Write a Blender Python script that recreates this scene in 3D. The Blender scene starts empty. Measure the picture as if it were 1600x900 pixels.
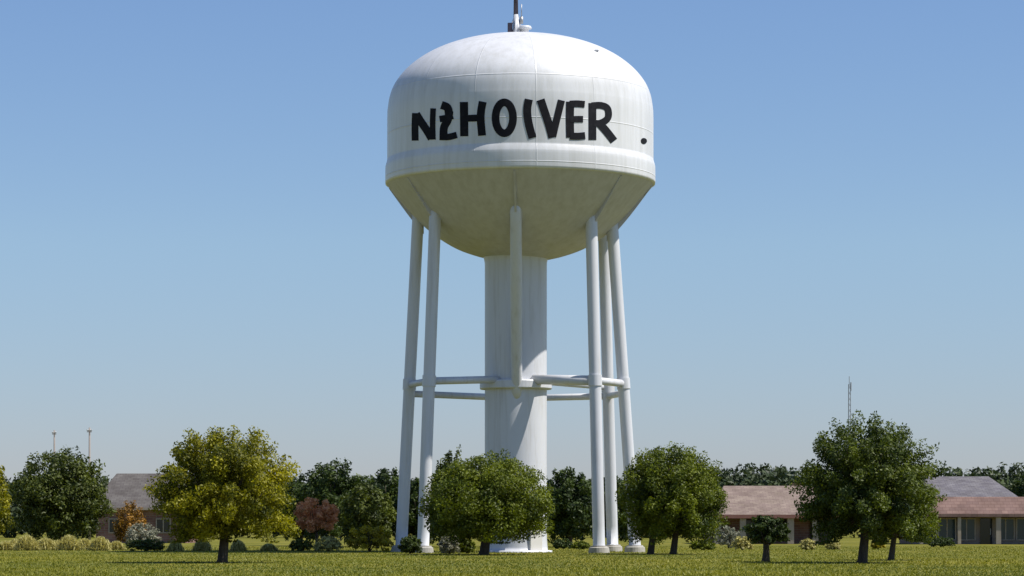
import bpy, bmesh, math, random
import numpy as np
from mathutils import Vector, Matrix
R = math.radians
random.seed(7); rng = np.random.default_rng(11)
sc = bpy.context.scene; col = sc.collection

# ------------------------------------------------------------------ camera, sky, sun, exposure
F = 4331.0; HOR = 818.0; EYE = 1.7              # focal length in photo pixels, eye level row, eye height
def P(px, py, D): return Vector(((px - 800) * D / F, D, EYE + (HOR - py) * D / F))
def X(px, D): return (px - 800) * D / F
def Z(py, D): return EYE + (HOR - py) * D / F
cam = bpy.data.cameras.new('camera'); cam_o = bpy.data.objects.new('camera', cam); col.objects.link(cam_o)
cam_o.location = (0, 0, EYE); cam_o.rotation_euler = (R(90), 0, 0)
cam.sensor_width = 36; cam.lens = F / 1600 * 36; cam.shift_y = (HOR - 450) / 1600
cam.clip_start = 0.5; cam.clip_end = 9000
sc.camera = cam_o
SUN_EL, SUN_AZ = R(57), R(102)                  # azimuth clockwise from +Y
w = bpy.data.worlds.new('World'); sc.world = w; w.use_nodes = True
nt = w.node_tree; nt.nodes.clear()
sky = nt.nodes.new('ShaderNodeTexSky'); sky.sky_type = 'NISHITA'; sky.sun_disc = False
sky.sun_elevation = SUN_EL; sky.sun_rotation = SUN_AZ
sky.air_density = 1.0; sky.dust_density = 0.1; sky.ozone_density = 3.5; sky.altitude = 100
tcw = nt.nodes.new('ShaderNodeTexCoord'); sxw = nt.nodes.new('ShaderNodeSeparateXYZ'); rw = nt.nodes.new('ShaderNodeValToRGB')   # murkier air low down
ew = rw.color_ramp.elements; ew[0].position = 0.0; ew[0].color = (.56, .59, .83, 1); ew[1].position = .2; ew[1].color = (.84, .895, 1.04, 1)
e_ = ew.new(.1); e_.color = (.82, .86, .96, 1)
nt.links.new(tcw.outputs['Generated'], sxw.inputs[0]); nt.links.new(sxw.outputs[2], rw.inputs[0])
hs = nt.nodes.new('ShaderNodeHueSaturation'); hs.inputs['Saturation'].default_value = 1.0
tint = nt.nodes.new('ShaderNodeMix'); tint.data_type = 'RGBA'; tint.blend_type = 'MULTIPLY'; tint.inputs[0].default_value = 1
tint.inputs[7].default_value = (.84, .90, 1.03, 1)
bg = nt.nodes.new('ShaderNodeBackground'); bg.inputs[1].default_value = 0.088
wo = nt.nodes.new('ShaderNodeOutputWorld')
nt.links.new(sky.outputs[0], tint.inputs[6]); nt.links.new(rw.outputs[0], tint.inputs[7]); nt.links.new(tint.outputs[2], hs.inputs['Color'])
nt.links.new(hs.outputs[0], bg.inputs[0]); nt.links.new(bg.outputs[0], wo.inputs[0])
sun = bpy.data.lights.new('sun', 'SUN'); sun.energy = 4.8; sun.angle = R(0.53); sun.color = (1, .95, .87)
sun_o = bpy.data.objects.new('sun', sun); col.objects.link(sun_o); sun_o.location = (60, 0, 80)
sv = Vector((math.cos(SUN_EL) * math.sin(SUN_AZ), math.cos(SUN_EL) * math.cos(SUN_AZ), math.sin(SUN_EL)))
sun_o.rotation_euler = sv.to_track_quat('Z', 'Y').to_euler()
sc.view_settings.view_transform = 'Standard'; sc.view_settings.look = 'None'
sc.view_settings.exposure = 0.35; sc.view_settings.gamma = 1
sc.render.resolution_x = 1024; sc.render.resolution_y = 576

# ------------------------------------------------------------------ materials
def mat(name, color, rough=.6, metal=0, noise=None, bump=None, spec=.5):
    """noise=(scale, colour2, contrast low, high, (sx,sy,sz)); bump=(scale, strength, distance)"""
    m = bpy.data.materials.new(name); m.use_nodes = True
    n = m.node_tree; b = n.nodes['Principled BSDF']
    b.inputs['Base Color'].default_value = (*color, 1); b.inputs['Roughness'].default_value = rough
    b.inputs['Metallic'].default_value = metal; b.inputs['Specular IOR Level'].default_value = spec
    tc = n.nodes.new('ShaderNodeTexCoord')
    if noise:
        s, c2, lo, hi, st = noise
        mp = n.nodes.new('ShaderNodeMapping'); mp.inputs['Scale'].default_value = st
        n.links.new(tc.outputs['Object'], mp.inputs[0])
        t = n.nodes.new('ShaderNodeTexNoise'); t.inputs['Scale'].default_value = s; t.inputs['Detail'].default_value = 6
        t.inputs['Roughness'].default_value = .62
        n.links.new(mp.outputs[0], t.inputs['Vector'])
        r = n.nodes.new('ShaderNodeValToRGB'); r.color_ramp.elements[0].position = lo; r.color_ramp.elements[1].position = hi
        r.color_ramp.elements[0].color = (*color, 1); r.color_ramp.elements[1].color = (*c2, 1)
        n.links.new(t.outputs[0], r.inputs[0]); n.links.new(r.outputs[0], b.inputs['Base Color'])
    if bump:
        s, st, d = bump
        t = n.nodes.new('ShaderNodeTexNoise'); t.inputs['Scale'].default_value = s; t.inputs['Detail'].default_value = 4
        n.links.new(tc.outputs['Object'], t.inputs['Vector'])
        bp = n.nodes.new('ShaderNodeBump'); bp.inputs['Strength'].default_value = st; bp.inputs['Distance'].default_value = d
        n.links.new(t.outputs[0], bp.inputs['Height']); n.links.new(bp.outputs[0], b.inputs['Normal'])
    return m

def tank_paint():
    """white enamel over welded plates: plate seams, faint rain streaks, slight buckling"""
    m = mat('tank_paint', (.70, .69, .68), .38)
    n = m.node_tree; b = n.nodes['Principled BSDF']; L = n.links.new
    tc = n.nodes.new('ShaderNodeTexCoord')
    mp = n.nodes.new('ShaderNodeMapping'); mp.inputs['Scale'].default_value = (2.6, 2.6, .16); L(tc.outputs['Object'], mp.inputs[0])
    t = n.nodes.new('ShaderNodeTexNoise'); t.inputs['Scale'].default_value = 1.0; t.inputs['Detail'].default_value = 7; t.inputs['Roughness'].default_value = .65
    L(mp.outputs[0], t.inputs['Vector'])
    r = n.nodes.new('ShaderNodeValToRGB'); r.color_ramp.elements[0].position = .42; r.color_ramp.elements[1].position = .75
    r.color_ramp.elements[0].color = (.71, .715, .73, 1); r.color_ramp.elements[1].color = (.60, .60, .59, 1)
    L(t.outputs[0], r.inputs[0])
    g = n.nodes.new('ShaderNodeTexNoise'); g.inputs['Scale'].default_value = .35; g.inputs['Detail'].default_value = 5; L(tc.outputs['Object'], g.inputs['Vector'])
    mx = n.nodes.new('ShaderNodeMix'); mx.data_type = 'RGBA'; mx.blend_type = 'MULTIPLY'; mx.inputs[0].default_value = .35
    gr = n.nodes.new('ShaderNodeValToRGB'); gr.color_ramp.elements[0].color = (.82, .82, .82, 1); gr.color_ramp.elements[0].position = .35; gr.color_ramp.elements[1].position = .6
    L(g.outputs[0], gr.inputs[0]); L(r.outputs[0], mx.inputs[6]); L(gr.outputs[0], mx.inputs[7]); L(mx.outputs[2], b.inputs['Base Color'])
    # plate seams from the attribute-free cylindrical coordinate: angle (vertical) and height (horizontal)
    sx = n.nodes.new('ShaderNodeSeparateXYZ'); L(tc.outputs['Object'], sx.inputs[0])
    at = n.nodes.new('ShaderNodeMath'); at.operation = 'ARCTAN2'; L(sx.outputs[0], at.inputs[0]); L(sx.outputs[1], at.inputs[1])
    def seam(src, k, ofs, wd):
        a = n.nodes.new('ShaderNodeMath'); a.operation = 'MULTIPLY_ADD'; a.inputs[1].default_value = k; a.inputs[2].default_value = ofs; L(src, a.inputs[0])
        f = n.nodes.new('ShaderNodeMath'); f.operation = 'PINGPONG'; f.inputs[1].default_value = .5; L(a.outputs[0], f.inputs[0])
        s = n.nodes.new('ShaderNodeMapRange'); s.inputs[1].default_value = 0; s.inputs[2].default_value = wd; s.inputs[3].default_value = 1; s.inputs[4].default_value = 0
        L(f.outputs[0], s.inputs[0]); return s.outputs[0]
    s1 = seam(at.outputs[0], 14 / (2 * math.pi), .25, .011); s2 = seam(sx.outputs[2], 1 / 2.5, .1, .018)
    ad = n.nodes.new('ShaderNodeMath'); ad.operation = 'MAXIMUM'; L(s1, ad.inputs[0]); L(s2, ad.inputs[1])
    w2 = n.nodes.new('ShaderNodeMath'); w2.operation = 'MULTIPLY_ADD'; w2.inputs[1].default_value = .35; L(g.outputs[0], w2.inputs[0]); L(ad.outputs[0], w2.inputs[2])
    bp = n.nodes.new('ShaderNodeBump'); bp.inputs['Strength'].default_value = .35; bp.inputs['Distance'].default_value = .05
    L(w2.outputs[0], bp.inputs['Height']); L(bp.outputs[0], b.inputs['Normal'])
    return m

def leaf_mat(name, dark, light, trans=.3):
    m = bpy.data.materials.new(name); m.use_nodes = True
    n = m.node_tree; n.nodes.clear(); L = n.links.new
    at = n.nodes.new('ShaderNodeAttribute'); at.attribute_name = 'tone'
    r = n.nodes.new('ShaderNodeValToRGB'); r.color_ramp.elements[0].color = (*dark, 1); r.color_ramp.elements[1].color = (*light, 1)
    L(at.outputs['Fac'], r.inputs[0])
    d = n.nodes.new('ShaderNodeBsdfPrincipled'); d.inputs['Roughness'].default_value = .55; d.inputs['Specular IOR Level'].default_value = .3
    t = n.nodes.new('ShaderNodeBsdfTranslucent')
    hs = n.nodes.new('ShaderNodeHueSaturation'); hs.inputs['Value'].default_value = 1.3; hs.inputs['Saturation'].default_value = 1.15
    L(r.outputs[0], hs.inputs['Color']); L(hs.outputs[0], t.inputs[0]); L(r.outputs[0], d.inputs['Base Color'])
    mx = n.nodes.new('ShaderNodeMixShader'); mx.inputs[0].default_value = trans
    L(d.outputs[0], mx.inputs[1]); L(t.outputs[0], mx.inputs[2])
    o = n.nodes.new('ShaderNodeOutputMaterial'); L(mx.outputs[0], o.inputs[0]); return m

def ground_mat():
    m = mat('lawn_soil', (.1, .1, .02), .95, spec=.1); n = m.node_tree; b = n.nodes['Principled BSDF']; L = n.links.new
    g = n.nodes.new('ShaderNodeNewGeometry')
    def nz(s, d, st=(1, 1, 1)):
        mp = n.nodes.new('ShaderNodeMapping'); mp.inputs['Scale'].default_value = st; L(g.outputs['Position'], mp.inputs[0])
        t = n.nodes.new('ShaderNodeTexNoise'); t.inputs['Scale'].default_value = s; t.inputs['Detail'].default_value = d; t.inputs['Roughness'].default_value = .65
        L(mp.outputs[0], t.inputs['Vector']); return t.outputs[0]
    r = n.nodes.new('ShaderNodeValToRGB'); e = r.color_ramp.elements
    e[0].position = .35; e[0].color = (.095, .11, .012, 1); e[1].position = .68; e[1].color = (.25, .22, .04, 1)
    L(nz(.12, 8), r.inputs[0])
    r2 = n.nodes.new('ShaderNodeValToRGB'); r2.color_ramp.elements[0].position = .3; r2.color_ramp.elements[0].color = (.55, .55, .5, 1); r2.color_ramp.elements[1].position = .62
    L(nz(6, 5), r2.inputs[0])
    mx = n.nodes.new('ShaderNodeMix'); mx.data_type = 'RGBA'; mx.blend_type = 'MULTIPLY'; mx.inputs[0].default_value = .8
    L(r.outputs[0], mx.inputs[6]); L(r2.outputs[0], mx.inputs[7]); L(mx.outputs[2], b.inputs['Base Color'])
    bp = n.nodes.new('ShaderNodeBump'); bp.inputs['Strength'].default_value = .6; bp.inputs['Distance'].default_value = .06
    L(nz(9, 4), bp.inputs['Height']); L(bp.outputs[0], b.inputs['Normal']); return m

def course_mat(name, c1, c2, mortar, sc_, wd, ht, rough=.9):
    """brick / shingle courses; uses a UV map in metres"""
    m = mat(name, c1, rough, spec=.2); n = m.node_tree; b = n.nodes['Principled BSDF']; L = n.links.new
    tc = n.nodes.new('ShaderNodeTexCoord')
    br = n.nodes.new('ShaderNodeTexBrick'); br.inputs['Color1'].default_value = (*c1, 1); br.inputs['Color2'].default_value = (*c2, 1)
    br.inputs['Mortar'].default_value = (*mortar, 1); br.inputs['Scale'].default_value = sc_; br.inputs['Brick Width'].default_value = wd
    br.inputs['Row Height'].default_value = ht; br.inputs['Mortar Size'].default_value = .012
    L(tc.outputs['UV'], br.inputs['Vector'])
    t = n.nodes.new('ShaderNodeTexNoise'); t.inputs['Scale'].default_value = .8; t.inputs['Detail'].default_value = 6; L(tc.outputs['UV'], t.inputs['Vector'])
    r = n.nodes.new('ShaderNodeValToRGB'); r.color_ramp.elements[0].position = .3; r.color_ramp.elements[0].color = (.6, .58, .56, 1); r.color_ramp.elements[1].position = .65
    L(t.outputs[0], r.inputs[0])
    mx = n.nodes.new('ShaderNodeMix'); mx.data_type = 'RGBA'; mx.blend_type = 'MULTIPLY'; mx.inputs[0].default_value = .8
    L(br.outputs[0], mx.inputs[6]); L(r.outputs[0], mx.inputs[7]); L(mx.outputs[2], b.inputs['Base Color']); return m

M = {}
M['tank'] = tank_paint()
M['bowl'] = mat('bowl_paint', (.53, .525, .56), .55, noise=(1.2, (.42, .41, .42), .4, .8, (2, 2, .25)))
M['steel'] = mat('leg_paint', (.63, .64, .67), .42, noise=(1.0, (.47, .46, .44), .5, .85, (3, 3, .25)), bump=(1.5, .15, .03))
M['letter'] = mat('letter_paint', (.008, .008, .012), .8, noise=(3, (.03, .03, .036), .5, .95, (1, 1, 1)), spec=.2)
M['dark'] = mat('dark_metal', (.06, .05, .07), .5, .3)
M['galv'] = mat('galvanised', (.42, .42, .42), .45, .6)
M['conc'] = mat('concrete', (.42, .40, .36), .9, noise=(3, (.28, .26, .22), .4, .8, (1, 1, 1)))
M['bark'] = mat('bark', (.055, .04, .028), .95, noise=(5, (.10, .08, .055), .4, .7, (1, 1, .25)), bump=(9, .8, .05))
M['wood'] = mat('pole_wood', (.24, .21, .19), .9, noise=(4, (.34, .31, .28), .4, .7, (1, 1, .1)))
M['glass'] = mat('dark_glass', (.015, .02, .025), .08)
M['glassb'] = mat('blue_glass', (.03, .05, .06), .15)
M['trim'] = mat('cream_trim', (.30, .25, .20), .7, noise=(2, (.4, .35, .28), .4, .8, (1, 1, 1)))
M['white'] = mat('white_trim', (.68, .66, .62), .6)
M['stucco'] = mat('pale_stucco', (.26, .21, .17), .9, noise=(1.5, (.18, .14, .11), .4, .75, (1, 1, 1)))
M['wallgrey'] = mat('grey_stucco', (.20, .18, .18), .9, noise=(1.5, (.13, .12, .12), .4, .75, (1, 1, 1)))
M['fascia'] = mat('red_fascia', (.26, .12, .095), .75, noise=(2, (.24, .10, .08), .4, .75, (1, 1, 1)))
M['brick'] = course_mat('pink_brick', (.30, .17, .14), (.22, .11, .095), (.3, .27, .24), 1, .6, .2)
M['roofpink'] = course_mat('pink_shingle', (.29, .23, .19), (.22, .165, .145), (.16, .12, .10), 1, .5, .28)
M['roofgrey'] = course_mat('grey_shingle', (.20, .19, .20), (.14, .13, .15), (.08, .08, .08), 1, .5, .28)
M['roofmauve'] = course_mat('mauve_shingle', (.145, .135, .125), (.11, .10, .095), (.07, .055, .06), 1, .5, .28)
M['lf_yellow'] = leaf_mat('leaf_yellowgreen', (.045, .06, .005), (.38, .35, .012), .34)
M['lf_mid'] = leaf_mat('leaf_mid', (.025, .045, .006), (.20, .235, .014), .3)
M['lf_green'] = leaf_mat('leaf_green', (.018, .036, .007), (.145, .18, .02), .28)
M['lf_dark'] = leaf_mat('leaf_dark', (.022, .036, .008), (.125, .15, .02), .22)
M['lf_deep'] = leaf_mat('leaf_deep', (.015, .030, .008), (.08, .115, .018), .2)
M['lf_wood'] = leaf_mat('leaf_far', (.022, .034, .014), (.065, .09, .028), .15)
M['lf_russet'] = leaf_mat('leaf_russet', (.46, .20, .09), (.85, .45, .22), .25)
M['lf_orange'] = leaf_mat('leaf_orange', (.12, .07, .01), (.42, .22, .04), .25)
M['lf_gold'] = leaf_mat('leaf_gold', (.10, .09, .01), (.52, .42, .03), .3)
M['lf_straw'] = leaf_mat('leaf_straw', (.26, .24, .08), (.66, .60, .24), .25)
M['lf_pale'] = leaf_mat('leaf_pale', (.14, .15, .10), (.38, .37, .28), .2)
M['blade'] = leaf_mat('grass_blade', (.08, .11, .012), (.32, .30, .032), .25)
M['soil'] = ground_mat()

# ------------------------------------------------------------------ object helpers
def tag(o, label=None, cat=None, group=None, kind=None):
    for k, v in (('label', label), ('category', cat), ('group', group), ('kind', kind)):
        if v: o[k] = v
    return o
def empty(name, loc, label, cat, group=None):
    o = bpy.data.objects.new(name, None); col.objects.link(o); o.location = loc
    o.empty_display_size = .3
    return tag(o, label, cat, group)
def obj(name, bm, m, parent=None, smooth=False, origin=None):
    """links a bmesh given in the parent's local coordinates (or world if no parent)"""
    me = bpy.data.meshes.new(name)
    if origin is not None: bmesh.ops.translate(bm, verts=bm.verts, vec=-Vector(origin))
    bm.normal_update(); bm.to_mesh(me); bm.free()
    if smooth: me.polygons.foreach_set('use_smooth', [True] * len(me.polygons))
    for mm in (m if isinstance(m, (list, tuple)) else [m]): me.materials.append(mm)
    o = bpy.data.objects.new(name, me); col.objects.link(o)
    if origin is not None: o.location = origin
    if parent: o.parent = parent
    return o
def box(bm, c, s, bev=0, rz=0):
    r = bmesh.ops.create_cube(bm, size=1); vs = r['verts']
    bmesh.ops.scale(bm, vec=s, verts=vs)
    if bev:
        es = {e for v in vs for e in v.link_edges}
        r = bmesh.ops.bevel(bm, geom=list(es), offset=bev, segments=2, affect='EDGES'); vs = list({v for f in r['faces'] for v in f.verts} | {v for v in vs if v.is_valid})
    if rz: bmesh.ops.rotate(bm, verts=vs, matrix=Matrix.Rotation(rz, 3, 'Z'))
    bmesh.ops.translate(bm, verts=vs, vec=c); return vs
def tube(bm, pts, rads, n=16, caps=True):
    pts = [Vector(p) for p in pts]
    if not hasattr(rads, '__len__'): rads = [rads] * len(pts)
    rings = []; up = None
    for i, p in enumerate(pts):
        d = (pts[min(i + 1, len(pts) - 1)] - pts[max(i - 1, 0)]).normalized()
        if up is None: up = Vector((0, 1, 0)) if abs(d.y) < .9 else Vector((1, 0, 0))
        a = d.cross(up).normalized(); b = a.cross(d).normalized(); up = b
        rings.append([bm.verts.new(p + (a * math.cos(t) + b * math.sin(t)) * rads[i]) for t in [2 * math.pi * k / n for k in range(n)]])
    for r0, r1 in zip(rings, rings[1:]):
        for k in range(n): bm.faces.new((r0[k], r0[(k + 1) % n], r1[(k + 1) % n], r1[k]))
    if caps: bm.faces.new(rings[0][::-1]); bm.faces.new(rings[-1])
def lathe(bm, prof, n=64, c=(0, 0, 0)):
    rings = []
    for r, z in prof:
        if r < 1e-4: rings.append([bm.verts.new((c[0], c[1], c[2] + z))])
        else: rings.append([bm.verts.new((c[0] + r * math.cos(2 * math.pi * k / n), c[1] + r * math.sin(2 * math.pi * k / n), c[2] + z)) for k in range(n)])
    for a, b in zip(rings, rings[1:]):
        for k in range(n):
            k2 = (k + 1) % n
            if len(a) == 1: bm.faces.new((a[0], b[k2], b[k]))
            elif len(b) == 1: bm.faces.new((a[k], a[k2], b[0]))
            else: bm.faces.new((a[k], a[k2], b[k2], b[k]))
def spline(pts, m=10):
    out = []
    for i in range(len(pts) - 1):
        p0 = pts[max(i - 1, 0)]; p1 = pts[i]; p2 = pts[i + 1]; p3 = pts[min(i + 2, len(pts) - 1)]
        for k in range(m):
            t = k / m
            out.append(tuple(.5 * (2 * b + (c - a) * t + (2 * a - 5 * b + 4 * c - d) * t * t + (3 * b - a - 3 * c + d) * t ** 3) for a, b, c, d in zip(p0, p1, p2, p3)))
    out.append(tuple(pts[-1])); return out
def quads_mesh(name, V, tone, m, parent=None, nv=4):
    """V: (n*nv,3) vertices, one polygon of nv corners each; tone per polygon"""
    n = len(V) // nv; me = bpy.data.meshes.new(name)
    me.vertices.add(len(V)); me.vertices.foreach_set('co', V.astype(np.float32).ravel())
    me.loops.add(len(V)); me.loops.foreach_set('vertex_index', np.arange(len(V), dtype=np.int32))
    me.polygons.add(n); me.polygons.foreach_set('loop_start', np.arange(0, len(V), nv, dtype=np.int32))
    me.polygons.foreach_set('loop_total', np.full(n, nv, dtype=np.int32))
    a = me.attributes.new('tone', 'FLOAT', 'POINT'); a.data.foreach_set('value', np.repeat(tone, nv).astype(np.float32))
    me.update(calc_edges=True); me.materials.append(m)
    o = bpy.data.objects.new(name, me); col.objects.link(o)
    if parent: o.parent = parent
    return o

# ------------------------------------------------------------------ foliage
def unit(a): return a / np.maximum(np.linalg.norm(a, axis=-1, keepdims=True), 1e-9)
def leaf_quads(c, out, size, r):
    n = len(c); nr = unit(r.normal(size=(n, 3)) + out * .9 + np.array([0, 0, .35]))
    t = unit(np.cross(nr, r.normal(size=(n, 3)))); b = np.cross(nr, t)
    s = (size * r.uniform(.6, 1.35, n))[:, None]
    V = np.stack([c - t * s, c + b * s * .5, c + t * s, c - b * s * .5], 1)   # pointed leaf
    return V.reshape(-1, 3)
def crown_points(rad, nclump, nleaf, r, spiky=0., low=-.75, gap=.0):
    """leaf centres in a crown: an inner mass plus clumps at branch ends with gaps between them"""
    rad = np.array(rad)
    # directions spread evenly then jittered, so the outline is uneven but round
    k = np.arange(nclump) + .5; ph = np.arccos(np.clip(1 - (1 - low) * k / nclump, -1, 1)); th = math.pi * (1 + 5 ** .5) * k
    d = unit(np.stack([np.cos(th) * np.sin(ph), np.sin(th) * np.sin(ph), np.cos(ph)], 1) + r.normal(scale=.10, size=(nclump, 3)))
    reach = r.uniform(.72, .86, nclump) + spiky * r.uniform(-.04, .08, nclump)
    cr = r.uniform(.14, .22, nclump) * (1 - .2 * spiky)
    n2 = nclump // 2                                        # second, inner layer
    d2 = unit(r.normal(size=(n2, 3))); d2[:, 2] = np.maximum(d2[:, 2], low)
    D_ = np.concatenate([d, d2]); RE = np.concatenate([reach, r.uniform(.25, .62, n2)]); CR = np.concatenate([cr, r.uniform(.2, .3, n2)])
    tone_c = np.clip(r.normal(.48, .2, len(D_)), .05, .95)
    wgt = CR ** 2; idx = r.choice(len(D_), nleaf, p=wgt / wgt.sum())
    g = unit(r.normal(size=(nleaf, 3))) * (r.uniform(0, 1, nleaf) ** .45)[:, None]
    g = g * CR[idx][:, None]
    ax = (g * D_[idx]).sum(1, keepdims=True) * D_[idx]; el = 1 + .9 * spiky
    g = (g - ax) * (1 - .25 * spiky) + ax * el              # clumps drawn out along their branch
    c = D_[idx] * RE[idx][:, None] + g
    c *= (1 + .06 * np.sin(c[:, :1] * 5 + c[:, 1:2] * 3 + low * 9) * np.sin(c[:, 2:] * 6 + 1))
    c[:, 2] = np.where(c[:, 2] < low, low + (c[:, 2] - low) * .25, c[:, 2])
    out = unit(c + .6 * g / np.maximum(CR[idx][:, None], .01))
    tone = np.clip(tone_c[idx] + r.normal(0, .16, nleaf), 0, 1)
    return c * rad, out, tone, D_[:nclump] * RE[:nclump, None] * rad
def tree(name, px, top, bottom, halfw, D, m, label, cat='tree', group=None, nleaf=16000, leaf=.13, trunk_px=None, spiky=0., nclump=90, low=-.7, seed=0, trunk_r=None, flat=1.0, xr=None, trunks=1):
    r = np.random.default_rng(seed + 100); rd = random.Random(seed)
    s = D / F; hw = halfw * s; zt = Z(top, D); zb = max(Z(bottom, D), .25)
    rz = (zt - zb) / (1 - low); zc = zt - rz
    bx = X(trunk_px if trunk_px else px, D)
    root = empty(name, (bx, D, 0), label, cat, group)
    cx = X(px, D) - bx
    c, out, tone, tips = crown_points((hw, hw * flat, rz), nclump, nleaf, r, spiky, low)
    c = c + np.array([cx, 0, zc])
    quads_mesh('crown', leaf_quads(c, out, leaf, r), tone, m, root)
    tr = trunk_r or max(.09, hw * .062)
    for q in range(trunks):
        ox = 0 if trunks == 1 else (q - (trunks - 1) / 2) * 1.25
        bm = bmesh.new()
        h = zc + .1 * rz
        pts = [(ox, 0, -.1), (ox + .02, 0, .12), (ox + cx * .1 + .03 * hw, .02, h * .35), (ox * .8 + cx * .5 - .03 * hw, -.03, h * .7), (ox * .6 + cx, 0, h)]
        tube(bm, pts, [tr * 1.7, tr * 1.15, tr * .95, tr * .8, tr * .45], 12)
        t_o = obj('trunk', bm, M['bark'], root, True)
        bm = bmesh.new()
        sel = rd.sample(range(len(tips)), min(16, len(tips)))
        for i in sel:
            tip = tips[i] * .9; st = Vector((ox * .8 + cx * .6, 0, h * rd.uniform(.45, .95)))
            en = Vector((tip[0] + cx, tip[1], tip[2] + zc)); mid = (st + en) / 2 + Vector((0, 0, -.08 * hw))
            tube(bm, [st, mid, en], [tr * .42, tr * .26, tr * .08], 6)
        obj('limb', bm, M['bark'], t_o, True)
    return root
def shrub(name, px, top, bottom, halfw, D, m, label, cat='shrub', group=None, nleaf=2600, leaf=.075, seed=0, grassy=False):
    r = np.random.default_rng(seed + 900); s = D / F; hw = halfw * s; h = Z(top, D)
    root = empty(name, (X(px, D), D, 0), label, cat, group)
    if grassy:                                             # arching blades
        n = nleaf; a = r.uniform(0, 2 * math.pi, n); b0 = r.normal(scale=hw * .34, size=(n, 2)); sp = np.abs(r.normal(.0, .5, n)) * hw; L_ = r.uniform(.55, 1.1, n) * h * np.clip(1.05 - .55 * (np.linalg.norm(b0 + np.stack([np.cos(a), np.sin(a)], 1) * sp[:, None], axis=1) / hw) ** 2, .25, 1.05)
        d = np.stack([np.cos(a), np.sin(a)], 1); p0 = np.column_stack([b0, np.zeros(n)])
        p1 = np.column_stack([b0 + d * sp[:, None] * .4, L_ * .75]); p2 = np.column_stack([b0 + d * sp[:, None] * 1.2, L_])
        wv = np.column_stack([-d[:, 1], d[:, 0], np.zeros(n)]) * .025
        V = np.concatenate([np.stack([p0 - wv, p0 + wv, p1 + wv, p1 - wv], 1), np.stack([p1 - wv, p1 + wv, p2 + wv * .4, p2 - wv * .4], 1)])
        t = np.clip(r.normal(.5, .2, n), 0, 1)
        quads_mesh('foliage', V.reshape(-1, 3), np.concatenate([t, t]), m, root)
    else:
        c, out, tone, tips = crown_points((hw, hw * .85, h * .62), 34, nleaf, r, .15, -.6)
        c[:, 2] += h * .42; c[:, 2] = np.abs(c[:, 2]); quads_mesh('foliage', leaf_quads(c, out, leaf, r), tone, m, root)
        bm = bmesh.new()
        for i in range(6):
            tp = tips[i * 4]; tube(bm, [(0, 0, -.05), (tp[0] * .4, tp[1] * .4, h * .25), (tp[0] * .85, tp[1] * .85, max(.1, tp[2] * .8 + h * .42))], [.04, .03, .012], 6)
        obj('stem', bm, M['bark'], root, True)
    return root

# ------------------------------------------------------------------ the ground
bm = bmesh.new(); bmesh.ops.create_grid(bm, x_segments=1, y_segments=1, size=4000)
tag(obj('lawn', bm, M['soil']), kind='structure')
def grass():
    r = np.random.default_rng(5); n = 120000
    y = 84 + (r.uniform(0, 1, n) ** 1.5) * 120; x = r.uniform(-1, 1, n) * (y * .2 + 2)
    patch = .5 + .5 * np.sin(x * .35 + np.sin(y * .13) * 2) * np.sin(y * .21 + x * .07)
    big = np.sin(x * .09 + 1.3 * np.sin(y * .05)) * np.cos(y * .11 - x * .05) + .5 * np.sin(x * .9 + y * .3) * np.sin(y * .7)
    patch = np.clip(.5 * patch + .25 + .25 * big, 0, 1)
    h = r.uniform(.03, .085, n) * (.7 + .6 * patch); a = r.uniform(0, math.pi, n); wd = r.uniform(.012, .035, n)
    lean = r.normal(scale=.035, size=(n, 2))
    p = np.column_stack([x, y, np.zeros(n)]); dx = np.column_stack([np.cos(a) * wd, np.sin(a) * wd, np.zeros(n)])
    tp = p + np.column_stack([lean, h]); V = np.stack([p - dx, p + dx, tp], 1).reshape(-1, 3)
    o = quads_mesh('grass', V, np.clip(.05 + .75 * patch + r.normal(0, .16, n), 0, 1), M['blade'], nv=3)
    tag(o, 'short yellow green mown grass across the lawn', 'grass', kind='stuff')
grass()

# ------------------------------------------------------------------ the water tower
TD = 165.0; PM = F / TD
TX = X(813, TD)
root = empty('water_tower', (TX, TD, 0), 'tall white steel water tower with domed tank and black lettering on slender legs', 'water tower')
def zz(py): return Z(py, TD)
RW = 8.0
# tank: profile radius (px), row (px)
roof = [(0, 57), (40, 58.5), (80, 64), (118, 75), (150, 90), (176, 109), (194, 130), (203.5, 151), (207.5, 175)]
prof = [(r / PM, zz(y)) for r, y in spline(roof, 6)]
prof += [(207.8 / PM, zz(y)) for y in (190, 205, 220, 235, 245, 250, 252)] + [(208.1 / PM, zz(252.6)), (210.4 / PM, zz(261)), (210.6 / PM, zz(262)), (210.7 / PM, zz(266)), (210.9 / PM, zz(285)), (210.4 / PM, zz(288.6)), (206 / PM, zz(290))]
bm = bmesh.new(); lathe(bm, prof, 256); bmesh.ops.reverse_faces(bm, faces=bm.faces)
tank = obj('tank', bm, M['tank'], root, True)
RC = 207.8 / PM
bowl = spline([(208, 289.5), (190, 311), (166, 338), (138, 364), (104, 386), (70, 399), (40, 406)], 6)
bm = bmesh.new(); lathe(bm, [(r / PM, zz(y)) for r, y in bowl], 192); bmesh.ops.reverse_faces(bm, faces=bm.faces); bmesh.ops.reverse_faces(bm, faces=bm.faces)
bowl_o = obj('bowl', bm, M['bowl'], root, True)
bp_ = [(r / PM, zz(y)) for r, y in bowl]
def bowl_z(r):
    for (r0, z0), (r1, z1) in zip(bp_, bp_[1:]):
        if r1 <= r <= r0: return z0 + (z1 - z0) * (r0 - r) / (r0 - r1)
    return bp_[-1][1] if r < bp_[-1][0] else bp_[0][1]
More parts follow.
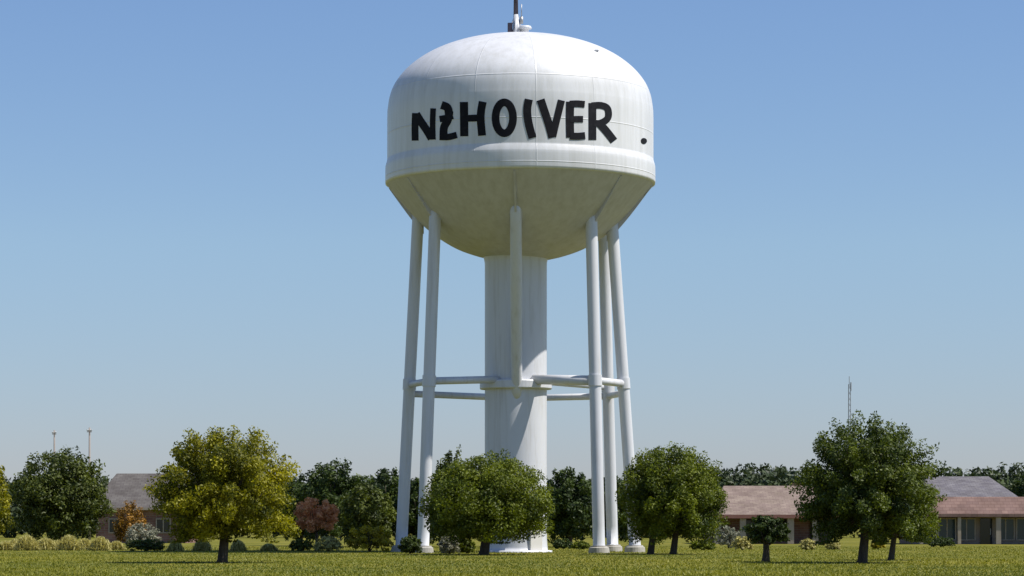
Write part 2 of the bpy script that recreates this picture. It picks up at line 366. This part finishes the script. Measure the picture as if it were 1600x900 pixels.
# lettering, one part per character, painted relief on the wall of the tank
ZS, ZX, ZY = 3.81, 620, 130
def to_wall(u, v, off):
    px, py = ZX + u / ZS, ZY + v / ZS; dep = TD - RC
    for _ in range(6):
        x = (px - 800) * dep / F - TX; th = math.asin(max(-1, min(1, x / RC))); dep = TD - RC * math.cos(th)
    z = EYE + (HOR - py) * dep / F; rr = RC + off
    return Vector((math.sin(th) * rr, -math.cos(th) * rr, z))
def strokes(name, lines, closed=False):
    bm = bmesh.new()
    for si, ln in enumerate(lines):
        wd, pts = ln[0], ln[1]; loop = len(ln) > 2
        p = spline(pts, 6) if len(pts) > 2 and not loop else (pts if loop else [tuple(pts[0][k] + (pts[1][k] - pts[0][k]) * t / 8 for k in (0, 1)) for t in range(9)])
        n = len(p); L_ = []; off = .018 + si * .004
        for i, q in enumerate(p):
            a = p[(i - 1) % n] if loop else p[max(i - 1, 0)]; b = p[(i + 1) % n] if loop else p[min(i + 1, n - 1)]
            dx, dy = b[0] - a[0], b[1] - a[1]; l = math.hypot(dx, dy) or 1; nx, ny = -dy / l * wd / 2, dx / l * wd / 2
            row = [(q[0] + nx * t, q[1] + ny * t) for t in (-1, -.5, 0, .5, 1)]
            L_.append(([bm.verts.new(to_wall(*t, off)) for t in row], [bm.verts.new(to_wall(*t, -.01)) for t in (row[0], row[-1])]))
        for i in range(n if loop else n - 1):
            (a, ai), (b, bi) = L_[i], L_[(i + 1) % n]
            for k in range(4): bm.faces.new((a[k], a[k + 1], b[k + 1], b[k]))
            bm.faces.new((a[0], b[0], bi[0], ai[0])); bm.faces.new((a[4], ai[1], bi[1], b[4]))
    bmesh.ops.recalc_face_normals(bm, faces=bm.faces)
    return obj(name, bm, M['letter'], tank)
SW = 31
strokes('letter', [(40, [(112, 178), (109, 255), (110, 342)]), (46, [(116, 184), (146, 232), (180, 282), (208, 330)]), (32, [(217, 150), (214, 240), (216, 336)])])
strokes('letter', [(48, [(266, 130), (302, 146), (312, 190)]), (46, [(314, 166), (304, 220), (282, 262), (278, 322)]), (38, [(256, 214), (298, 206), (334, 194)]), (38, [(256, 320), (308, 320), (358, 308)])])
strokes('letter', [(48, [(400, 112), (401, 212), (402, 316)]), (46, [(512, 110), (502, 165), (500, 220), (508, 312)]), (40, [(402, 210), (502, 206)])])
strokes('letter', [(46, [(640 + 52 * math.cos(t), 206 + 92 * math.sin(t)) for t in [2 * math.pi * k / 40 for k in range(40)]], True)])
strokes('letter', [(48, [(786, 96), (776, 160), (784, 235), (808, 326)])])
strokes('letter', [(48, [(856, 98), (880, 170), (905, 245), (926, 324)]), (42, [(980, 102), (962, 175), (945, 245), (928, 318)])])
strokes('letter', [(48, [(1032, 110), (1030, 210), (1032, 324)]), (40, [(1030, 124), (1072, 122), (1118, 126)]), (38, [(1030, 216), (1070, 214), (1108, 214)]), (42, [(1030, 314), (1075, 316), (1120, 312)])])
strokes('letter', [(46, [(1164, 118), (1164, 222), (1164, 338)]), (40, [(1160, 134), (1215, 132), (1254, 152), (1256, 206), (1215, 236), (1168, 238)]), (46, [(1206, 240), (1250, 290), (1292, 344)])])
def disc_on_wall(name, u, v, r, m, off=.03):
    bm = bmesh.new(); c = bm.verts.new(to_wall(u, v, off)); rg = [bm.verts.new(to_wall(u + r * math.cos(t), v + r * math.sin(t), off)) for t in [2 * math.pi * k / 20 for k in range(20)]]
    rb = [bm.verts.new(to_wall(u + r * 1.1 * math.cos(t), v + r * 1.1 * math.sin(t), -.01)) for t in [2 * math.pi * k / 20 for k in range(20)]]
    for k in range(20): bm.faces.new((c, rg[k], rg[(k + 1) % 20])); bm.faces.new((rg[k], rb[k], rb[(k + 1) % 20], rg[(k + 1) % 20]))
    bmesh.ops.recalc_face_normals(bm, faces=bm.faces); return obj(name, bm, m, tank)
disc_on_wall('painted_dot', 1470, 344, 17, M['letter'])
# roof fittings: hatch, vent, mast
zr = prof[0][1]
bm = bmesh.new(); lathe(bm, [(0, .62), (.34, .56), (.40, .46), (.40, .40), (.22, .36), (.22, -.1)], 24, (.28, -.3, zr)); bmesh.ops.reverse_faces(bm, faces=bm.faces)
obj('roof_vent', bm, M['steel'], root, True)
bm = bmesh.new(); mx0 = X(806, TD) - TX
tube(bm, [(mx0, 0, zr + 1.2), (mx0, 0, zr + 3.6)], [.14, .12], 10)
mast = obj('mast', bm, M['dark'], root, True)
bm = bmesh.new(); tube(bm, [(mx0 + .1, 0, zr - .1), (mx0 + .08, 0, zr + .5), (mx0, 0, zr + 1.3)], [.42, .24, .15], 16)
for k in range(3):
    a = 2 * math.pi * k / 3 + .5; tube(bm, [(mx0 + .7 * math.cos(a), .7 * math.sin(a), zr - .15), (mx0 + .04 * math.cos(a), .04 * math.sin(a), zr + 1.25)], .05, 8)
obj('mast_base', bm, M['steel'], mast, True)
bm = bmesh.new(); tube(bm, [(mx0 + .34, -.1, zr + .75), (mx0 + .34, -.1, zr + 1.15)], .1, 10); tube(bm, [(mx0, 0, zr + .95), (mx0 + .34, -.1, zr + .95)], .03, 6); tube(bm, [(mx0 + .34, -.1, zr + 1.15), (mx0 + .34, -.1, zr + 1.9)], .025, 6)
obj('antenna', bm, M['galv'], mast, True)
bm = bmesh.new(); box(bm, (mx0 - .34, -.1, zr + .42), (.3, .3, .72), .02); obj('cabinet', bm, M['dark'], mast)
# hatch on the dome near the right shoulder
hx, hr = 112 / PM, 112 / PM
bm = bmesh.new(); a0 = math.asin(.72); hz = None
for r_, z_ in prof:
    if r_ <= 165 / PM: hz = z_
hp = Vector((165 / PM * .70, -165 / PM * .714, hz)); box(bm, hp, (.26, .26, .08), .02); obj('hatch', bm, M['steel'], tank)
# riser
CX = X(806, TD) - TX; cr = 48.5 / PM
bm = bmesh.new(); lathe(bm, [(cr + .32, -.1), (cr + .32, .10), (cr + .05, .12), (cr + .04, .3)] + [(cr, .3 + .5 * k) for k in range(1, 32)] + [(cr, zz(412)), (cr + .05, zz(405)), (cr + .12, zz(399)), (cr + .2, zz(392))], 96, (CX, 0, 0))
bmesh.ops.recalc_face_normals(bm, faces=bm.faces)
riser = obj('riser', bm, M['steel'], root, True)
bm = bmesh.new(); dv = [(CX + cr * math.cos(R(-50)) * 1.01, cr * math.sin(R(-50)) * 1.01)]
box(bm, (CX + cr * .64, -cr * .79, 1.15), (.95, .12, 2.1), .03, R(40)); obj('door', bm, M['white'], riser)
# legs: pixel at the top, pixel at the foot, angle round the ring (0 = towards the camera)
legs = [(924, 936, 50), (957, 992, 84), (943, 957, 125), (812, 812, 180), (653, 627, -95), (680, 661, -56)]
NODEZ = 10.0; nodes = []
def bracket(top, rr, parent):
    """stiffener plate running up the bowl from a leg head"""
    bm = bmesh.new(); dirv = Vector((top.x, top.y, 0)).normalized(); side = Vector((-dirv.y, dirv.x, 0)) * .06
    prev = None
    for k in range(9):
        r_ = rr - .35 + (208 / PM - rr + .3) * k / 8; z0 = bowl_z(r_); o_ = dirv * r_
        dep_ = .42 * (1 - k / 8) + .06
        cur = [bm.verts.new(o_ + side * s + Vector((0, 0, z0 + dz))) for s in (-1, 1) for dz in (.05, -dep_)]
        if prev:
            bm.faces.new((prev[0], prev[1], cur[1], cur[0])); bm.faces.new((prev[2], cur[2], cur[3], prev[3])); bm.faces.new((prev[1], prev[3], cur[3], cur[1]))
        else: bm.faces.new((cur[0], cur[2], cur[3], cur[1]))
        prev = cur
    bmesh.ops.recalc_face_normals(bm, faces=bm.faces); return obj('bracket', bm, M['bowl'], parent)
for pt, pb, a in legs:
    a = R(a); dt, db = TD - 5.9 * math.cos(a), TD - 6.9 * math.cos(a)
    top = Vector((X(pt, dt) - TX, dt - TD, 0)); rr = math.hypot(top.x, top.y); top.z = bowl_z(rr)
    foot = Vector((X(pb, db) - TX, db - TD, .35)); up = top + Vector((0, 0, .75))
    lr = .35; t = (NODEZ - foot.z) / (top.z - foot.z); nd = foot.lerp(top, t); nodes.append(nd)
    pl = [foot + Vector((0, 0, .02)), foot + Vector((0, 0, .1)), foot + Vector((0, 0, .11))] + [foot.lerp(top, k / 16) for k in range(1, 17)] + [up]
    bm = bmesh.new(); tube(bm, pl, [lr * 1.03, lr * 1.03] + [lr] * 17 + [lr * .9], 28)
    lg = obj('leg', bm, M['steel'], root, True)
    bm = bmesh.new()                                        # node sleeve, plate-weld rings and base plate
    for tt, ww in ((t, .32),):
        p = foot.lerp(top, tt); dd = (top - foot).normalized(); tube(bm, [p - dd * ww, p + dd * ww], lr + (.05 if ww > .2 else .015), 28)
    obj('sleeve', bm, M['steel'], lg)
    bm = bmesh.new(); lathe(bm, [(0, .42), (lr + .14, .41), (lr + .15, .34), (lr + .24, .30), (lr + .28, -.1)], 24, (foot.x, foot.y, 0)); bmesh.ops.recalc_face_normals(bm, faces=bm.faces)
    obj('footing', bm, M['conc'], lg, False)
    bracket(top, rr, lg)
# front brace: falls from the bowl in to the riser collar, in the shade of the tank
top = Vector((X(806, TD - 5.9) - TX, -5.9, 0)); rr = math.hypot(top.x, top.y); top.z = bowl_z(rr)
end = Vector((CX + .05, -cr + .42, NODEZ - 1.1)); pl = [end.lerp(top, k / 16) for k in range(17)] + [top + Vector((0, -.05, .7))]
bm = bmesh.new(); tube(bm, pl, .335, 28); br = obj('inclined_brace', bm, M['steel'], root, True); bracket(top, rr, br)
# collar round the riser and the horizontal struts
bm = bmesh.new(); lathe(bm, [(cr - .02, NODEZ - .32), (cr + .26, NODEZ - .32), (cr + .30, NODEZ - .26), (cr + .30, NODEZ + .12), (cr + .26, NODEZ + .18), (cr - .02, NODEZ + .18)], 64, (CX, 0, 0)); bmesh.ops.recalc_face_normals(bm, faces=bm.faces)
obj('collar', bm, M['steel'], root)
def strut(a, b, r=.2):
    bm = bmesh.new(); tube(bm, [a, b], r, 16); obj('strut', bm, M['steel'], root, True)
def on_riser(deg): return Vector((CX + cr * math.sin(R(deg)), -cr * math.cos(R(deg)), NODEZ + .2))
n_c, n_d, n_e, n_g, n_a, n_b = nodes
strut(on_riser(35), n_c, .29); strut(n_c, n_d, .22); dn = Vector((0, 0, -.55)); strut(n_d + dn, n_e + dn, .2); strut(n_e + dn, n_g + dn, .2); strut(n_g + dn, n_a + dn, .2); strut(n_a, n_b, .2); strut(n_b, on_riser(-35), .22); strut(on_riser(125), n_e, .18)

# ------------------------------------------------------------------ buildings
def uvbox(o, s=1.0):
    me = o.data; uv = me.uv_layers.new(name='UVMap')
    for p in me.polygons:
        n = p.normal; ax = max(range(3), key=lambda k: abs(n[k]))
        for li in p.loop_indices:
            v = me.vertices[me.loops[li].vertex_index].co
            uv.data[li].uv = ((v.y, v.z) if ax == 0 else (v.x, v.z) if ax == 1 else (v.x, v.y)) 
    return o
def roof_mesh(x0, x1, y0, y1, z0, z1, hip=.0, ov=.5, th=.18):
    """gable/hip roof with eaves; ridge along x"""
    bm = bmesh.new(); ym = (y0 + y1) / 2; run = (y1 - y0) / 2 + ov
    def ring(dz):
        return [bm.verts.new(v) for v in ((x0 - ov, y0 - ov, z0 + dz), (x1 + ov, y0 - ov, z0 + dz), (x1 + ov, y1 + ov, z0 + dz), (x0 - ov, y1 + ov, z0 + dz), (x0 - ov + hip * run, ym, z1 + dz), (x1 + ov - hip * run, ym, z1 + dz))]
    a = ring(0); b = ring(-th)
    bm.faces.new((a[0], a[1], a[5], a[4])); bm.faces.new((a[2], a[3], a[4], a[5])); bm.faces.new((a[1], a[2], a[5])); bm.faces.new((a[3], a[0], a[4]))
    for i in range(4): bm.faces.new((a[i], b[i], b[(i + 1) % 4], a[(i + 1) % 4]))
    bm.faces.new((b[3], b[2], b[1], b[0])); bmesh.ops.recalc_face_normals(bm, faces=bm.faces); return bm
def window(b, cx, y, z0, z1, wd, m='glass', frame='trim', mull=1, name='window'):
    bm = bmesh.new(); box(bm, (cx, y - .02, (z0 + z1) / 2), (wd, .06, z1 - z0)); fr = obj(name, bm, M[m], b)
    bm = bmesh.new()
    for xx in [cx - wd / 2, cx + wd / 2] + [cx - wd / 2 + wd * (k + 1) / (mull + 1) for k in range(mull)]: box(bm, (xx, y - .07, (z0 + z1) / 2), (.09, .06, z1 - z0 + .09))
    for z_ in (z0, z1): box(bm, (cx, y - .075, z_), (wd + .1, .055, .09))
    obj('frame', bm, M[frame], fr); return fr
def rows(py, D): return Z(py, D)
# low house between the right-hand trees
D1 = 232; b = empty('brick_house', (X(1195, D1), D1, 0), 'low house with pinkish shingle roof seen between the lone round trees', 'house')
x0, x1 = X(1112, D1) - X(1195, D1), X(1300, D1) - X(1195, D1); ev = Z(806, D1); rd_ = Z(761, D1)
bm = bmesh.new(); box(bm, ((x0 + x1) / 2, 4.5, ev / 2), (x1 - x0, 9, ev - .004)); uvbox(obj('wall', bm, M['brick'], b))
r_o = uvbox(obj('roof', roof_mesh(x0, x1, -1.9, 9, ev + .1, rd_ + .15, .3, .5), M['roofpink'], b))
bm = bmesh.new(); box(bm, ((x0 + x1) / 2, -2.44, ev - .06), (x1 - x0 + 1.1, .06, .3)); obj('fascia', bm, M['fascia'], r_o)
bm = bmesh.new(); box(bm, (3.2, 5.6, rd_ - .2), (.8, .8, 1.2), .02); uvbox(obj('chimney', bm, M['brick'], r_o))
for cx, wd, n in ((-1.1, 1.5, 1), (1.35, 1.3, 1), (4.6, 1.6, 1)): window(b, cx, 0, .3, 2.0, wd, mull=n, frame='bark')
bm = bmesh.new(); box(bm, (.2, -.04, 1.0), (.95, .08, 2.0)); d_ = obj('door', bm, M['dark'], b)
bm = bmesh.new(); tube(bm, [(.5, -.12, 1.0), (.5, -.05, 1.0)], .05, 8); obj('handle', bm, M['galv'], d_)
for cx, wd in ((-4.1, .6), (-2.0, .5), (1.95, .55), (4.0, .5)):
    bm = bmesh.new(); box(bm, (cx, -2.0, (ev - .2) / 2), (wd, .45, ev - .2), .02); obj('pier', bm, M['trim'], b)
# long low commercial building at the right edge
D2 = 226; b = empty('commercial_building', (X(1540, D2), D2, 0), 'long low building with grey roof, red fascia and dark storefront windows at the right edge', 'building')
x0, x1 = X(1440, D2) - X(1540, D2), X(1588, D2) - X(1540, D2); xe = X(1680, D2) - X(1540, D2); ev = Z(803, D2); fz = Z(777, D2); rd_ = Z(746, D2)
bm = bmesh.new(); box(bm, ((x0 + xe) / 2, 7, (fz) / 2), (xe - x0, 12, fz - .004)); obj('wall', bm, M['stucco'], b)
r_o = uvbox(obj('roof', roof_mesh(x0, x1, 1.4, 12.4, fz + .02, rd_ + .2, .25, .4), M['roofgrey'], b))
bm = bmesh.new()   # sloped red awning-like fascia
a = [bm.verts.new(v) for v in ((x0 - .4, -.6, ev), (xe, -.6, ev), (xe, 1.0, fz + .05), (x0 - .4, 1.0, fz + .05), (x0 - .4, -.6, ev - .25), (xe, -.6, ev - .25), (xe, 1.0, ev - .25), (x0 - .4, 1.0, ev - .25))]
for f in ((0, 1, 2, 3), (4, 5, 1, 0), (7, 6, 5, 4), (4, 0, 3, 7), (1, 5, 6, 2), (3, 2, 6, 7)): bm.faces.new([a[i] for i in f])
bmesh.ops.recalc_face_normals(bm, faces=bm.faces)
M['awning'] = course_mat('red_shingle', (.25, .165, .14), (.19, .125, .11), (.14, .08, .07), 1, .5, .28)
uvbox(obj('awning', bm, M['awning'], b))
for k, cx in enumerate((-4.6, -3.0, -1.4, .2, 1.8, 3.4, 5.0)):
    if k == 3: continue
    window(b, cx, 1.0, .35, 2.1, 1.4, 'glassb', 'trim', 1)
bm = bmesh.new(); box(bm, (.2, .95, 1.05), (.95, .08, 2.1)); d_ = obj('door', bm, M['glass'], b); bm = bmesh.new(); box(bm, (.55, .87, 1.05), (.05, .06, .5)); obj('handle', bm, M['galv'], d_)
for cx in (-5.3, -2.2, .98, 4.2):
    bm = bmesh.new(); box(bm, (cx, -.3, 1.12), (.42 if cx > .9 and cx < 1 else .28, .3, ev + .0 - .28), .02); obj('column', bm, M['trim'], b)
# grey-roofed house at the left
D3 = 240; b = empty('grey_house', (X(212, D3), D3, 0), 'house with mauve grey shingle roof behind the lone yellow green tree at left', 'house')
x0, x1 = X(150, D3) - X(212, D3), X(290, D3) - X(212, D3); ev = Z(795, D3); rd_ = Z(740, D3)
bm = bmesh.new(); box(bm, ((x0 + x1) / 2, 5, ev / 2), (x1 - x0, 10, ev - .004)); uvbox(obj('wall', bm, M['brick'], b))
r_o = uvbox(obj('roof', roof_mesh(x0, x1, 0, 10, ev + .1, rd_ + .1, .3, .6), M['roofmauve'], b))
bm = bmesh.new(); box(bm, ((x0 + x1) / 2, -.63, ev), (x1 - x0 + 1.2, .05, .22)); obj('fascia', bm, M['trim'], r_o)
for cx, wd in ((-1.8, 1.0), (.2, 1.3), (2.4, 1.2)): window(b, cx, 0, .9, 2.1, wd)

# ------------------------------------------------------------------ poles and masts
def utility_pole(px, top, D, label, arm=1.9):
    h = Z(top, D); b = empty('utility_pole', (X(px, D), D, 0), label, 'utility pole', 'wooden utility poles behind the dark tree at left')
    bm = bmesh.new(); tube(bm, [(0, 0, -.1), (0, 0, h)], [.14, .09], 12); obj('pole', bm, M['wood'], b, True)
    bm = bmesh.new(); box(bm, (0, -.14, h - .45), (arm, .08, .09)); a = obj('crossarm', bm, M['wood'], b)
    for k in (-.45, -.2, .2, .45):
        bm = bmesh.new(); lathe(bm, [(0, .2), (.05, .19), (.06, .1), (.03, .06), (.03, 0)], 10, (k * arm, -.14, h - .39)); bmesh.ops.recalc_face_normals(bm, faces=bm.faces); obj('insulator', bm, M['galv'], a, True)
utility_pole(140, 668, 290, 'taller wooden utility pole rising over the right side of the dark tree at left', .5)
utility_pole(85, 672, 310, 'shorter wooden utility pole showing above the top of the dark tree at left', .45)
Dm = 420; h = Z(588, Dm); b = empty('radio_mast', (X(1327, Dm), Dm, 0), 'thin grey radio mast rising above the large round tree at right', 'mast')
bm = bmesh.new(); s_ = .26
for k in range(3):
    a = 2 * math.pi * k / 3; tube(bm, [(s_ * math.cos(a), s_ * math.sin(a), 0), (s_ * .7 * math.cos(a), s_ * .7 * math.sin(a), h - 1.2)], .055, 6)
nb = 26
for i in range(nb):
    z0 = (h - 1.2) * i / nb; z1 = (h - 1.2) * (i + 1) / nb
    for k in range(3):
        a = 2 * math.pi * k / 3; a2 = 2 * math.pi * (k + 1) / 3; tube(bm, [(s_ * .85 * math.cos(a), s_ * .85 * math.sin(a), z0), (s_ * .85 * math.cos(a2), s_ * .85 * math.sin(a2), z1)], .025, 5)
obj('lattice', bm, M['galv'], b)
bm = bmesh.new(); tube(bm, [(0, 0, h - 1.4), (0, 0, h)], .05, 8); tube(bm, [(.25, 0, h - 2.2), (.25, 0, h - .9)], .1, 8); obj('antenna', bm, M['galv'], b)

# ------------------------------------------------------------------ lone trees on the lawn
tree('round_tree', 352, 668, 845, 112, 120, M['lf_yellow'], 'round yellow green tree standing alone on the lawn left of the water tower', nleaf=85000, leaf=.07, trunk_px=347, spiky=.8, nclump=110, low=-.66, seed=1, trunk_r=.2)
tree('round_tree', 1357, 656, 845, 112, 119, M['lf_green'], 'large round dark green tree standing alone in front of the buildings at right', nleaf=85000, leaf=.07, trunk_px=1347, spiky=.9, nclump=110, low=-.66, seed=2, trunk_r=.19)
tree('small_tree', 1412, 742, 850, 60, 128, M['lf_mid'], 'smaller yellow green tree tucked against the right side of the large dark round tree', nleaf=9000, leaf=.09, trunk_px=1392, spiky=.3, nclump=50, low=-.7, seed=3, trunk_r=.13)
tree('young_tree', 1199, 803, 850, 38, 123, M['lf_deep'], 'small dark flat crowned tree with stout trunk in front of the pinkish roofed house', nleaf=5200, leaf=.075, trunk_px=1196, nclump=34, low=-.7, seed=4, trunk_r=.15, spiky=.5)
tree('round_tree', 761, 706, 848, 113, 150, M['lf_mid'], 'wide low green tree in front of the tower riser, hiding its foot', nleaf=85000, leaf=.075, trunk_px=756, spiky=.15, nclump=120, low=-.72, seed=5, trunk_r=.24)
tree('round_tree', 1050, 689, 850, 90, 153, M['lf_mid'], 'round green twin trunked tree just right of the tower legs', nleaf=70000, leaf=.075, trunk_px=1034, spiky=.25, nclump=100, low=-.75, seed=6, trunk_r=.17, trunks=2)
tree('round_tree', -22, 712, 842, 44, 150, M['lf_yellow'], 'yellow green tree cut off by the left edge of the photo', nleaf=9000, leaf=.1, nclump=50, seed=7)
G = 'dark trees in the belt behind the lawn'
tree('dark_tree', 95, 697, 848, 82, 186, M['lf_dark'], 'broad dark green tree at left with utility poles behind its top', group=G, nleaf=26000, leaf=.12, nclump=100, low=-.8, seed=8, spiky=.2)
tree('dark_tree', 518, 716, 850, 60, 205, M['lf_deep'], 'dark pointed tree behind the reddish shrub tree', group=G, nleaf=16000, leaf=.13, nclump=60, low=-.8, seed=9, spiky=.5)
tree('dark_tree', 470, 738, 848, 42, 212, M['lf_deep'], 'low dark tree showing just right of the lone yellow green tree', group=G, nleaf=9000, leaf=.13, nclump=40, low=-.8, seed=10)
tree('dark_tree', 572, 752, 852, 50, 198, M['lf_dark'], 'mid green bushy tree behind the golden shrub left of the tower', group=G, nleaf=12000, leaf=.12, nclump=50, low=-.8, seed=11)
tree('dark_tree', 604, 728, 850, 46, 208, M['lf_deep'], 'dark tree directly left of the outer left tower leg', group=G, nleaf=14000, leaf=.13, nclump=50, low=-.8, seed=12)
tree('dark_tree', 656, 740, 850, 44, 204, M['lf_deep'], 'dark tree seen between the two left tower legs', group=G, nleaf=12000, leaf=.13, nclump=50, low=-.8, seed=13)
tree('dark_tree', 704, 700, 850, 34, 200, M['lf_dark'], 'narrow dark tree whose tip shows above the wide tree before the tower riser', group=G, nleaf=12000, leaf=.12, nclump=50, low=-.8, seed=14, spiky=.4)
tree('dark_tree', 790, 745, 850, 60, 204, M['lf_deep'], 'dark tree behind the tower riser', group=G, nleaf=12000, leaf=.13, nclump=50, low=-.8, seed=15)
tree('dark_tree', 890, 728, 852, 54, 200, M['lf_deep'], 'dark tree between the tower riser and the right legs', group=G, nleaf=16000, leaf=.13, nclump=60, low=-.85, seed=16)
tree('dark_tree', 955, 738, 852, 52, 206, M['lf_deep'], 'dark tree behind the right tower legs', group=G, nleaf=13000, leaf=.13, nclump=50, low=-.85, seed=17)
tree('dark_tree', 1600, 738, 850, 26, 262, M['lf_deep'], 'dark tree behind the right end of the grey roofed long building', group=G, nleaf=7000, leaf=.15, nclump=40, low=-.8, seed=18)
tree('russet_tree', 494, 775, 832, 39, 172, M['lf_russet'], 'small reddish pink leaved tree right of the lone yellow green tree', nleaf=7000, leaf=.085, nclump=40, low=-.8, seed=19, trunk_r=.09)
# shrubs
shrub('shrub', 641, 838, 866, 20, 156, M['lf_deep'], 'low dark green shrub at the foot of the outer left tower leg', nleaf=3500, seed=61)
shrub('shrub', 702, 836, 866, 18, 155, M['lf_pale'], 'pale grey green shrub under the left side of the wide tree', nleaf=3500, seed=62)
shrub('shrub', 729, 842, 866, 15, 156, M['lf_mid'], 'green shrub between the pale shrub and the trunk of the wide tree', nleaf=2500, seed=63)
shrub('shrub', 577, 820, 862, 39, 166, M['lf_gold'], 'golden yellow shrub left of the outer left tower leg', nleaf=5000, seed=1)
shrub('shrub', 512, 838, 862, 24, 168, M['lf_straw'], 'pale straw coloured low shrub under the reddish tree', nleaf=2500, seed=2)
shrub('shrub', 470, 842, 862, 20, 170, M['lf_dark'], 'low dark shrub beside the pale shrub under the reddish tree', nleaf=2500, seed=3)
shrub('shrub', 203, 785, 850, 28, 198, M['lf_orange'], 'orange leaved shrub in front of the mauve grey roofed house', nleaf=4500, seed=4, leaf=.09)
shrub('shrub', 222, 816, 850, 30, 182, M['lf_pale'], 'whitish pale shrub in front of the mauve grey roofed house', nleaf=3600, seed=5)
shrub('shrub', 228, 842, 862, 34, 172, M['lf_dark'], 'low dark green shrub at the foot of the whitish shrub', nleaf=3000, seed=6)
GG = 'clumps of pale straw coloured grass along the left edge of the lawn'
for i, (px, top, hw, D, lb) in enumerate([(25, 843, 15, 182, 'small straw grass clump second from the left edge'), (90, 845, 14, 182, 'small straw grass clump behind the gap in the row under the dark tree'), (133, 843, 16, 181, 'straw grass clump between the two widest clumps under the dark tree'), (182, 846, 13, 178, 'small straw grass clump next to the low dark green shrub'), (10, 846, 16, 176, 'pale straw grass clump nearest the left edge'), (42, 838, 20, 174, 'tall pale straw grass clump under the left side of the broad dark tree'), (72, 842, 18, 177, 'pale straw grass clump under the middle of the broad dark tree'), (108, 838, 20, 175, 'wide pale straw grass clump right of the dark tree trunk'), (157, 840, 18, 173, 'pale straw grass clump at the right end of the row under the dark tree'), (274, 846, 13, 170, 'pale straw grass clump seen under the left side of the lone yellow green tree'), (316, 843, 15, 171, 'pale straw grass clump just left of the lone yellow green tree trunk'), (372, 845, 13, 170, 'pale straw grass clump just right of the lone yellow green tree trunk'), (420, 850, 14, 172, 'low straw grass clump under the right side of the lone yellow green tree')]):
    shrub('grass_clump', px, top, 862, hw, D, M['lf_straw'], lb, 'ornamental grass', GG, nleaf=int(900 + 60 * (i * 7 % 9)), seed=20 + i, grassy=True)
for i, (px, top, hw, D, mm, lb) in enumerate([(1138, 822, 20, 190, 'lf_pale', 'pale grey green shrub right of the twin trunked tree'), (1160, 838, 18, 176, 'lf_straw', 'straw coloured shrub left of the small dark tree trunk'), (1098, 843, 22, 178, 'lf_mid', 'low green shrub under the twin trunked tree'), (1262, 842, 14, 178, 'lf_straw', 'pale shrub under the left side of the large dark round tree'), (1302, 845, 13, 180, 'lf_straw', 'pale shrub just left of the large dark round tree trunk'), (1372, 838, 12, 182, 'lf_gold', 'yellow shrub between the trunks of the large dark round tree and its neighbour'), (1470, 838, 26, 200, 'lf_deep', 'dark low shrub before the long building beside the big tree'), (770, 846, 18, 166, 'lf_dark', 'dark shrub beneath the wide tree before the riser'), (880, 842, 18, 185, 'lf_deep', 'dark shrub right of the tower riser foot'), (908, 846, 15, 182, 'lf_mid', 'green shrub left of the right tower legs')]):
    shrub('shrub', px, top, 862, hw, D, M[mm], lb, nleaf=2400, seed=40 + i)

# ------------------------------------------------------------------ far wood along the horizon: one mass
def far_wood():
    r = np.random.default_rng(77); Cs = []; T = []; O = []
    for D, step, n0, off in ((330, 3.0, 1300, 10), (420, 2.2, 2200, 1), (520, 3.0, 1300, 0)):
        xs = np.arange(-D * .26, D * .26, step)
        for x in xs:
            px = 800 + x * F / D
            top = 748 if px < 1000 else 733
            top += r.normal(0, 2.2) + off + 3 * math.sin(px * .03)
            if 1160 < px < 1215 or 1490 < px < 1530 or 1555 < px < 1600: top -= 4
            h = Z(top, D); w_ = step * r.uniform(.9, 1.3)
            g = unit(r.normal(size=(n0, 3))) * (r.uniform(.3, 1, n0) ** .6)[:, None]
            lump = 1 + .18 * np.sin(g[:, :1] * 9 + r.uniform(0, 6)) * np.cos(g[:, 2:] * 8)
            p = g * lump * np.array([w_, w_, h * .5]) + np.array([x + r.normal(0, .6), D + r.normal(0, 4), h * .52])
            p[:, 2] = np.abs(p[:, 2]); Cs.append(p); O.append(g); T.append(np.clip(r.normal(.45, .2) + r.normal(0, .15, n0), 0, 1))
    c = np.concatenate(Cs); V = leaf_quads(c, unit(np.concatenate(O)), .36, r)
    tag(quads_mesh('distant_wood', V, np.concatenate(T), M['lf_wood']), 'dark green distant woods along the horizon behind the buildings', 'woods', kind='stuff')
far_wood()
